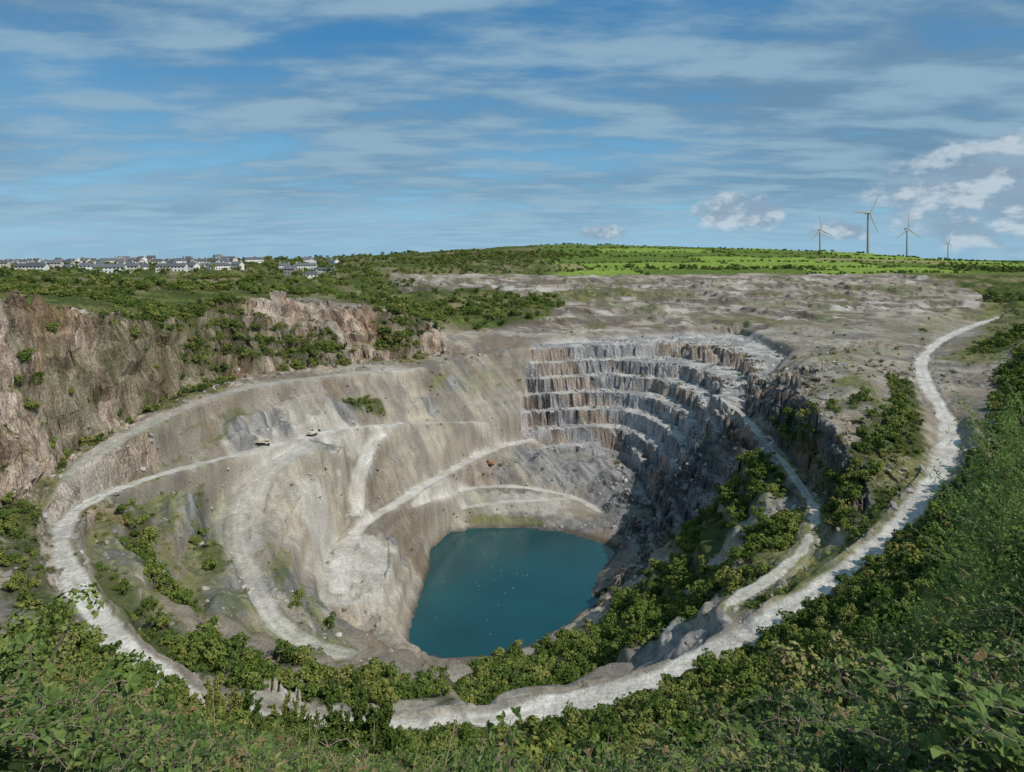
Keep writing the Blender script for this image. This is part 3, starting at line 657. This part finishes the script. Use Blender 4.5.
# ------------------------------------------------------------------ lake
wme=bpy.data.meshes.new('lake'); wme.from_pydata([(-60,195,W),(66,195,W),(66,345,W),(-60,345,W)],[],[(0,1,2,3)])
lake=link(bpy.data.objects.new('lake_water',wme))
m,nt,ns,ls=newmat('lake_water'); o=N(ns,'ShaderNodeOutputMaterial'); bb=N(ns,'ShaderNodeBsdfPrincipled'); bb.inputs['Roughness'].default_value=.12
g=N(ns,'ShaderNodeNewGeometry'); nz_=N(ns,'ShaderNodeTexNoise'); nz_.inputs['Scale'].default_value=.03; ls.new(g.outputs['Position'],nz_.inputs['Vector'])
cr=N(ns,'ShaderNodeValToRGB'); cr.color_ramp.elements[0].position=.3; cr.color_ramp.elements[0].color=(.004,.047,.056,1); cr.color_ramp.elements[1].position=.75; cr.color_ramp.elements[1].color=(.008,.072,.079,1)
ls.new(nz_.outputs[0],cr.inputs[0]); ls.new(cr.outputs[0],bb.inputs['Base Color'])
n_=N(ns,'ShaderNodeTexNoise'); n_.inputs['Scale'].default_value=1.0; n_.inputs['Detail'].default_value=4; ls.new(g.outputs['Position'],n_.inputs['Vector'])
bp=N(ns,'ShaderNodeBump'); bp.inputs['Strength'].default_value=.3; bp.inputs['Distance'].default_value=.12; ls.new(n_.outputs[0],bp.inputs['Height']); ls.new(bp.outputs[0],bb.inputs['Normal']); ls.new(bb.outputs[0],o.inputs[0]); wme.materials.append(m)
b=MB()
for i in range(30):
    px,py=random.gauss(-6,12),random.gauss(265,18)
    a=random.random()*6.28; R=Matrix.Rotation(a,3,'Z')
    def T(v): return Vector((px,py,W+.02))+R@Vector(v)
    s=.55
    b.add([T((.3*s,0,.1)),T((0,.12*s,.05)),T((0,-.12*s,.05)),T((-.35*s,0,.14)),T((0,0,.22*s)),T((0,0,-.02))],[(0,1,4),(0,4,2),(3,4,1),(3,2,4),(0,5,1),(0,2,5),(3,1,5),(3,5,2)],0)
    b.box(T((.27*s,0,.15)),(.08,.08,.08),0,R,.6)
link(bpy.data.objects.new('gull_flock',b.mesh('gull_flock',[M_white])))
# ------------------------------------------------------------------ wind turbines
def add_child(par,name,mb,mats,loc_=(0,0,0),rot=(0,0,0),bev=0,smooth_=False):
    o=link(bpy.data.objects.new(name,mb.mesh(name,mats))); o.parent=par; o.location=loc_; o.rotation_euler=rot
    if smooth_: o.data.polygons.foreach_set('use_smooth',[True]*len(o.data.polygons))
    if bev: md=o.modifiers.new('b','BEVEL'); md.width=bev; md.segments=2
    return o
M_turb=plain('turbine_grey',(.34,.36,.38),.5,.03)
def turbine(u,vh,yy,bl,a0,yaw=.3,k=1.):
    px=(u-512)/F*yy; zh=-(vh-250)/F*yy; z0=hz(px,yy)-1; ht=zh-z0
    e=link(bpy.data.objects.new('wind_turbine',None)); e.location=(px,yy,z0); e.rotation_euler=(0,0,yaw)
    b=MB(); b.tube((0,0,0),(0,0,ht-1.5),2.6*k,1.5*k,0,20); add_child(e,'tower',b,[M_turb],smooth_=True)
    b=MB(); b.box((0,1.6,ht),(3.6,10,3.6),0,None,.85); add_child(e,'nacelle',b,[M_turb],bev=.4)
    b=MB(); b.tube((0,-3.2,ht),(0,-4.8,ht),1.8,1.6,0,16); b.tube((0,-4.8,ht),(0,-5.8,ht),1.6,.2,0,16); add_child(e,'hub',b,[M_turb],smooth_=True)
    for i in range(3):
        b=MB(); st=[(0,1.2,.9),(.06,1.3,.8),(.18,2.5,.55),(.5,1.8,.35),(.85,1.1,.2),(1,.4,.08)]; vs=[];fs=[]
        for t,w_,th_ in st:
            zz=t*bl; vs+=[(-w_*.7*k,0,zz),(0,-th_,zz),(w_*1.3*k,0,zz),(0,th_,zz)]
        for s in range(len(st)-1):
            for j in range(4): fs.append((s*4+j,s*4+(j+1)%4,s*4+4+(j+1)%4,s*4+4+j))
        fs.append((20,21,22,23)); b.add(vs,fs); add_child(e,'blade_%d'%(i+1),b,[M_turb],(0,-4.3,ht),(0,math.radians(a0+120*i),0))
turbine(868,213,1290,46,32); turbine(820,230,1700,41,-8); turbine(907,229,1600,44,-2); turbine(948,243,2600,30,15)
# ------------------------------------------------------------------ town
M_roof=plain('slate_roof',(.10,.105,.115),.7,.2,1,0,.3); M_glass=plain('window_glass',(.03,.035,.04),.15,.1)
def house_mesh(name,l,w_,hh,rh,wall):
    b=MB(); b.box((0,0,hh/2-1),(l,w_,hh+2),0)
    e=.5; A=l/2+e; B=w_/2+e
    b.add([(-l/2,-w_/2,hh),(-l/2,w_/2,hh),(-l/2,0,hh+rh*.93)],[(0,1,2)],0); b.add([(l/2,-w_/2,hh),(l/2,w_/2,hh),(l/2,0,hh+rh*.93)],[(0,2,1)],0)
    b.add([(-A,-B,hh-.25),(A,-B,hh-.25),(A,0,hh+rh),(-A,0,hh+rh)],[(0,1,2,3)],1); b.add([(-A,B,hh-.25),(A,B,hh-.25),(A,0,hh+rh),(-A,0,hh+rh)],[(3,2,1,0)],1)
    for sx in (-1,1): b.box((sx*(l/2-.7),0,hh+rh+.2),(.9,.8,1.8),0)
    nw=max(2,int(l/3)); 
    for fl in range(2 if hh>4 else 1):
        for i in range(nw):
            xx=-l/2+(i+.5)*l/nw
            for sy in (-1,1):
                if fl==0 and i==nw//2: b.box((xx,sy*w_/2,1.05),(1.,.16,2.1),3)
                else: b.box((xx,sy*w_/2,1.6+fl*2.7),(1.3,.16,1.2),2)
    return b.mesh(name,[wall,M_roof,M_glass,plain('door_paint',(.15,.1,.08))])
walls=[plain('white_render',(.74,.73,.70),.8,.06),plain('cream_render',(.58,.53,.46),.8,.06),plain('grey_stone',(.30,.28,.26),.9,.2)]
HM=[house_mesh('house_%d'%i,l,w_,hh,rh,walls[wi]) for i,(l,w_,hh,rh,wi) in enumerate([(12,8,5.2,2.6,0),(18,8,5.2,2.6,1),(14,9,2.9,2.8,0),(10,7,5.2,3.2,2),(12,8,5,3.,0),(24,8,5.2,2.6,0)])]
for i in range(80):
    u=random.choice((random.uniform(-15,340),random.uniform(-15,240))); yy=random.uniform(620,900)
    px=(u-512)/F*yy; o=link(bpy.data.objects.new('house',random.choice(HM))); o.location=(px,yy,hz(px,yy)+1.); o.rotation_euler=(0,0,random.gauss(.25,.4)+random.choice((0,0,0,1.57))); o.scale=(.9,.9,.9)
for u,yy,mi,rz in ((172,580,5,.1),(190,600,2,-.2),(128,590,1,.2),(88,600,0,.3),(32,580,5,.1),(60,620,2,.2),(290,640,3,0),(310,655,2,.3),(110,560,5,.2)):
    px=(u-512)/F*yy; o=link(bpy.data.objects.new('house',HM[mi])); o.location=(px,yy,hz(px,yy)+1.2); o.rotation_euler=(0,0,rz)
# ------------------------------------------------------------------ machines
M_or=plain('orange_paint',(.38,.16,.07),.6,.2); M_bk=plain('black_rubber',(.03,.03,.03),.8,.1); M_yl=plain('dusty_cream_paint',(.6,.55,.44),.6,.2)
def wheel(b,c,rad,wd,m=1,n=14):
    vs=[];fs=[]
    for s in (-1,1):
        for i in range(n): t=6.2832*i/n; vs.append((c[0]+math.cos(t)*rad,c[1]+s*wd/2,c[2]+math.sin(t)*rad))
    fs=[(i,(i+1)%n,n+(i+1)%n,n+i) for i in range(n)]+[tuple(range(n))[::-1],tuple(range(n,2*n))]
    b.add(vs,fs,m)
def excavator(u,v,rz,paint):
    p=loc(u,v); e=link(bpy.data.objects.new('excavator',None)); e.location=(p[0],p[1],hz(p[0],p[1])); e.rotation_euler=(0,0,rz); e.scale=(.9,)*3
    b=MB()
    for s in (-1,1):
        b.box((0,s*1.2,.45),(2.9,.6,.62),0)
        for xx in (-1.45,1.45): wheel(b,(xx,s*1.2,.45),.44,.62,0)
    b.box((0,0,.6),(1.6,1.75,.4),0); add_child(e,'tracks',b,[M_bk])
    b=MB(); b.box((-.5,0,1.45),(3.3,2.6,.9),0); b.box((-1.5,0,2.1),(1.2,2.4,.6),0,None,.9); add_child(e,'body',b,[paint],bev=.08)
    b=MB(); b.box((.75,.8,2.2),(1.4,.95,1.6),0,None,.9); b.box((.8,.8,2.35),(1.45,.99,.8),1,None,.93); b.box((.75,.8,3.05),(1.35,.95,.08),0); add_child(e,'cab',b,[paint,M_glass])
    b=MB(); pts=[(.9,0,1.6),(2.8,0,4.2),(4.8,0,4.3)]
    b.tube(pts[0],pts[1],.32,.28,0,4); b.tube(pts[1],pts[2],.28,.2,0,4); b.tube(pts[2],(5.6,0,1.7),.2,.14,0,4); b.tube((1.3,0,2.),(3.2,0,3.8),.08,.08,0,6); add_child(e,'boom_and_stick',b,[paint])
    b=MB(); b.box((5.4,0,1.1),(.9,1.1,.9),0,Matrix.Rotation(.5,3,'Y'),.7)
    for i in range(4): b.box((5.75,-.4+.27*i,.62),(.12,.1,.3),0)
    add_child(e,'bucket',b,[M_bk])
def dumper(u,v,rz,paint):
    p=loc(u,v); e=link(bpy.data.objects.new('dump_truck',None)); e.location=(p[0],p[1],hz(p[0],p[1])); e.rotation_euler=(0,0,rz); e.scale=(.75,)*3
    b=MB(); b.box((0,0,1.),(7,1.2,.4),0); add_child(e,'chassis',b,[M_bk])
    b=MB(); b.box((2.6,0,2.1),(1.8,2.5,1.9),0,None,.88); b.box((2.65,0,2.45),(1.85,2.4,.7),1,None,.93); b.box((3.8,0,1.5),(1.,2.2,.9),0); add_child(e,'cab',b,[paint,M_glass],bev=.06)
    b=MB(); b.add([(-4.2,-1.3,2.4),(1.5,-1.5,1.7),(1.5,1.5,1.7),(-4.2,1.3,2.4),(-4.6,-1.6,3.1),(1.5,-1.7,3.3),(1.5,1.7,3.3),(-4.6,1.6,3.1),(2.4,-1.6,3.5),(2.4,1.6,3.5)],[(0,3,2,1),(0,1,5,4),(2,3,7,6),(1,2,6,5),(5,6,9,8)],0); md=add_child(e,'tipper_body',b,[paint]).modifiers.new('s','SOLIDIFY'); md.thickness=.12
    b=MB()
    for xx in (3.2,-1.2,-2.9):
        for s in (-1,1): wheel(b,(xx,s*1.2,.75),.75,.6,0,16)
    add_child(e,'wheels',b,[M_bk])
dumper(262,441,.3,M_yl); excavator(490,467,2.6,M_or); excavator(312,437,1.2,M_yl)
# ------------------------------------------------------------------ light
sun_dir=Vector((.56,-.42,.74)).normalized(); el=math.asin(sun_dir.z); az=math.atan2(sun_dir.x,sun_dir.y)
sd=bpy.data.lights.new('sun','SUN'); sd.energy=3.7; sd.angle=math.radians(.6); sd.color=(1,.94,.84); so=link(bpy.data.objects.new('sun',sd)); so.rotation_euler=sun_dir.to_track_quat('Z','Y').to_euler()
wd=bpy.data.worlds.new('World'); SC.world=wd; wd.use_nodes=True; ns=wd.node_tree.nodes; ls=wd.node_tree.links; ns.clear()
try: wd.cycles.sampling_method='NONE'
except Exception: pass
out=ns.new('ShaderNodeOutputWorld'); bg=ns.new('ShaderNodeBackground'); bg.inputs[1].default_value=.1
sk=ns.new('ShaderNodeTexSky'); sk.sky_type='NISHITA'; sk.sun_disc=False; sk.sun_elevation=el; sk.sun_rotation=az; sk.altitude=100; sk.air_density=1.; sk.dust_density=.6; sk.ozone_density=2.
tc=ns.new('ShaderNodeTexCoord'); sep=ns.new('ShaderNodeSeparateXYZ'); ls.new(tc.outputs['Generated'],sep.inputs[0])
def mth(op,a,b_=None,c=None,clamp=False):
    n=ns.new('ShaderNodeMath'); n.operation=op; n.use_clamp=clamp
    for i,v in enumerate((a,b_,c)):
        if v is None: continue
        if isinstance(v,(int,float)): n.inputs[i].default_value=v
        else: ls.new(v,n.inputs[i])
    return n.outputs[0]
zc=mth('ADD',mth('MAXIMUM',sep.outputs[2],0.),.12)
cx_=mth('DIVIDE',sep.outputs[0],zc); cy_=mth('DIVIDE',sep.outputs[1],zc)
cmb=ns.new('ShaderNodeCombineXYZ'); ls.new(cx_,cmb.inputs[0]); ls.new(cy_,cmb.inputs[1])
def noise(vec,s,d,rough,scl=(1,1,1),loc_=(0,0,0),rot=0,dist=0.):
    mp=ns.new('ShaderNodeMapping'); mp.inputs['Scale'].default_value=scl; mp.inputs['Location'].default_value=loc_; mp.inputs['Rotation'].default_value=(0,0,rot); ls.new(vec,mp.inputs[0])
    n=ns.new('ShaderNodeTexNoise'); n.noise_dimensions='2D'; n.inputs['Scale'].default_value=s; n.inputs['Detail'].default_value=d; n.inputs['Roughness'].default_value=rough; n.inputs['Distortion'].default_value=dist; ls.new(mp.outputs[0],n.inputs['Vector']); return n.outputs[0]
def mr(i,a,b_,c,d,sm=True):
    r_=ns.new('ShaderNodeMapRange'); r_.interpolation_type='SMOOTHSTEP' if sm else 'LINEAR'
    for q_,v in zip((1,2,3,4),(a,b_,c,d)): r_.inputs[q_].default_value=v
    ls.new(i,r_.inputs[0]); return r_.outputs[0]
big_=noise(cmb.outputs[0],.7,2,.5,(.75,1.0,1),(3.1,1.7,0),.3)
st=noise(cmb.outputs[0],2.5,6,.56,(.6,1.2,1),(0,2.3,0),-.25)
cv=mth('ADD',mth('MULTIPLY',big_,.5),mth('MULTIPLY',st,.5))
mask=mr(cv,.33,.55,.0,.9)
tone=mr(st,.34,.66,0,1)
def mix(f,a,b_):
    n=ns.new('ShaderNodeMix'); n.data_type='RGBA'; ls.new(f,n.inputs[0]) if not isinstance(f,float) else setattr(n.inputs[0],'default_value',f)
    for i,v in ((6,a),(7,b_)):
        if isinstance(v,tuple): n.inputs[i].default_value=(*v,1)
        else: ls.new(v,n.inputs[i])
    return n.outputs[2]
ccol=mix(tone,(1.5,2.7,4.0),(2.8,4.3,5.5))
grad=mix(mr(sep.outputs[2],.02,.33,0,1),(1.8,4.7,7.1),(.34,2.2,4.8))
skb=mix(.8,sk.outputs[0],grad)
s1=mix(mask,skb,ccol)
hz_=mr(sep.outputs[2],.0,.11,.6,0.); s2=mix(hz_,s1,(3.3,5.5,7.1))
azi=mth('ARCTAN2',sep.outputs[0],sep.outputs[1]); cc=ns.new('ShaderNodeCombineXYZ'); ls.new(azi,cc.inputs[0]); ls.new(mth('MULTIPLY',sep.outputs[2],1.7),cc.inputs[1])
def blob(a0,e0,wa,we):
    dx=mth('DIVIDE',mth('SUBTRACT',azi,a0),wa); dy=mth('DIVIDE',mth('SUBTRACT',sep.outputs[2],e0),we)
    return mth('SUBTRACT',1.,mth('ADD',mth('MULTIPLY',dx,dx),mth('MULTIPLY',dy,dy)),clamp=True)
bl=mth('MAXIMUM',mth('MAXIMUM',blob(.325,.052,.07,.036),blob(.14,.026,.05,.014)),mth('MAXIMUM',blob(.64,.07,.17,.085),blob(.45,.025,.05,.018)))
cn=noise(cc.outputs[0],20.,6,.6,(1,1,1),(1.3,.4,0),0); cum=mr(mth('ADD',mth('MULTIPLY',bl,.6),mth('SUBTRACT',cn,.5)),.06,.5,0.,.8); cum=mth('MULTIPLY',cum,mr(bl,0.,.25,0.,1.))
cn2=noise(cc.outputs[0],20.,3,.6,(1,1,1),(1.31,.375,0),0); shade=mr(mth('SUBTRACT',cn,cn2),-.10,.2,0,1)
s3=mix(cum,s2,mix(shade,(2.6,3.6,4.7),(5.5,6.3,7.0)))
ls.new(s3,bg.inputs[0]); ls.new(bg.outputs[0],out.inputs[0])
# ------------------------------------------------------------------ camera
cd=bpy.data.cameras.new('camera'); cd.sensor_width=36; cd.lens=F/1024*36; cd.shift_y=-136/1024; cd.clip_start=.05; cd.clip_end=30000
co_=link(bpy.data.objects.new('camera',cd)); co_.location=(0,0,0); co_.rotation_euler=(math.pi/2,0,0); SC.camera=co_
SC.view_settings.view_transform='Standard'; SC.view_settings.look='None'; SC.view_settings.exposure=0
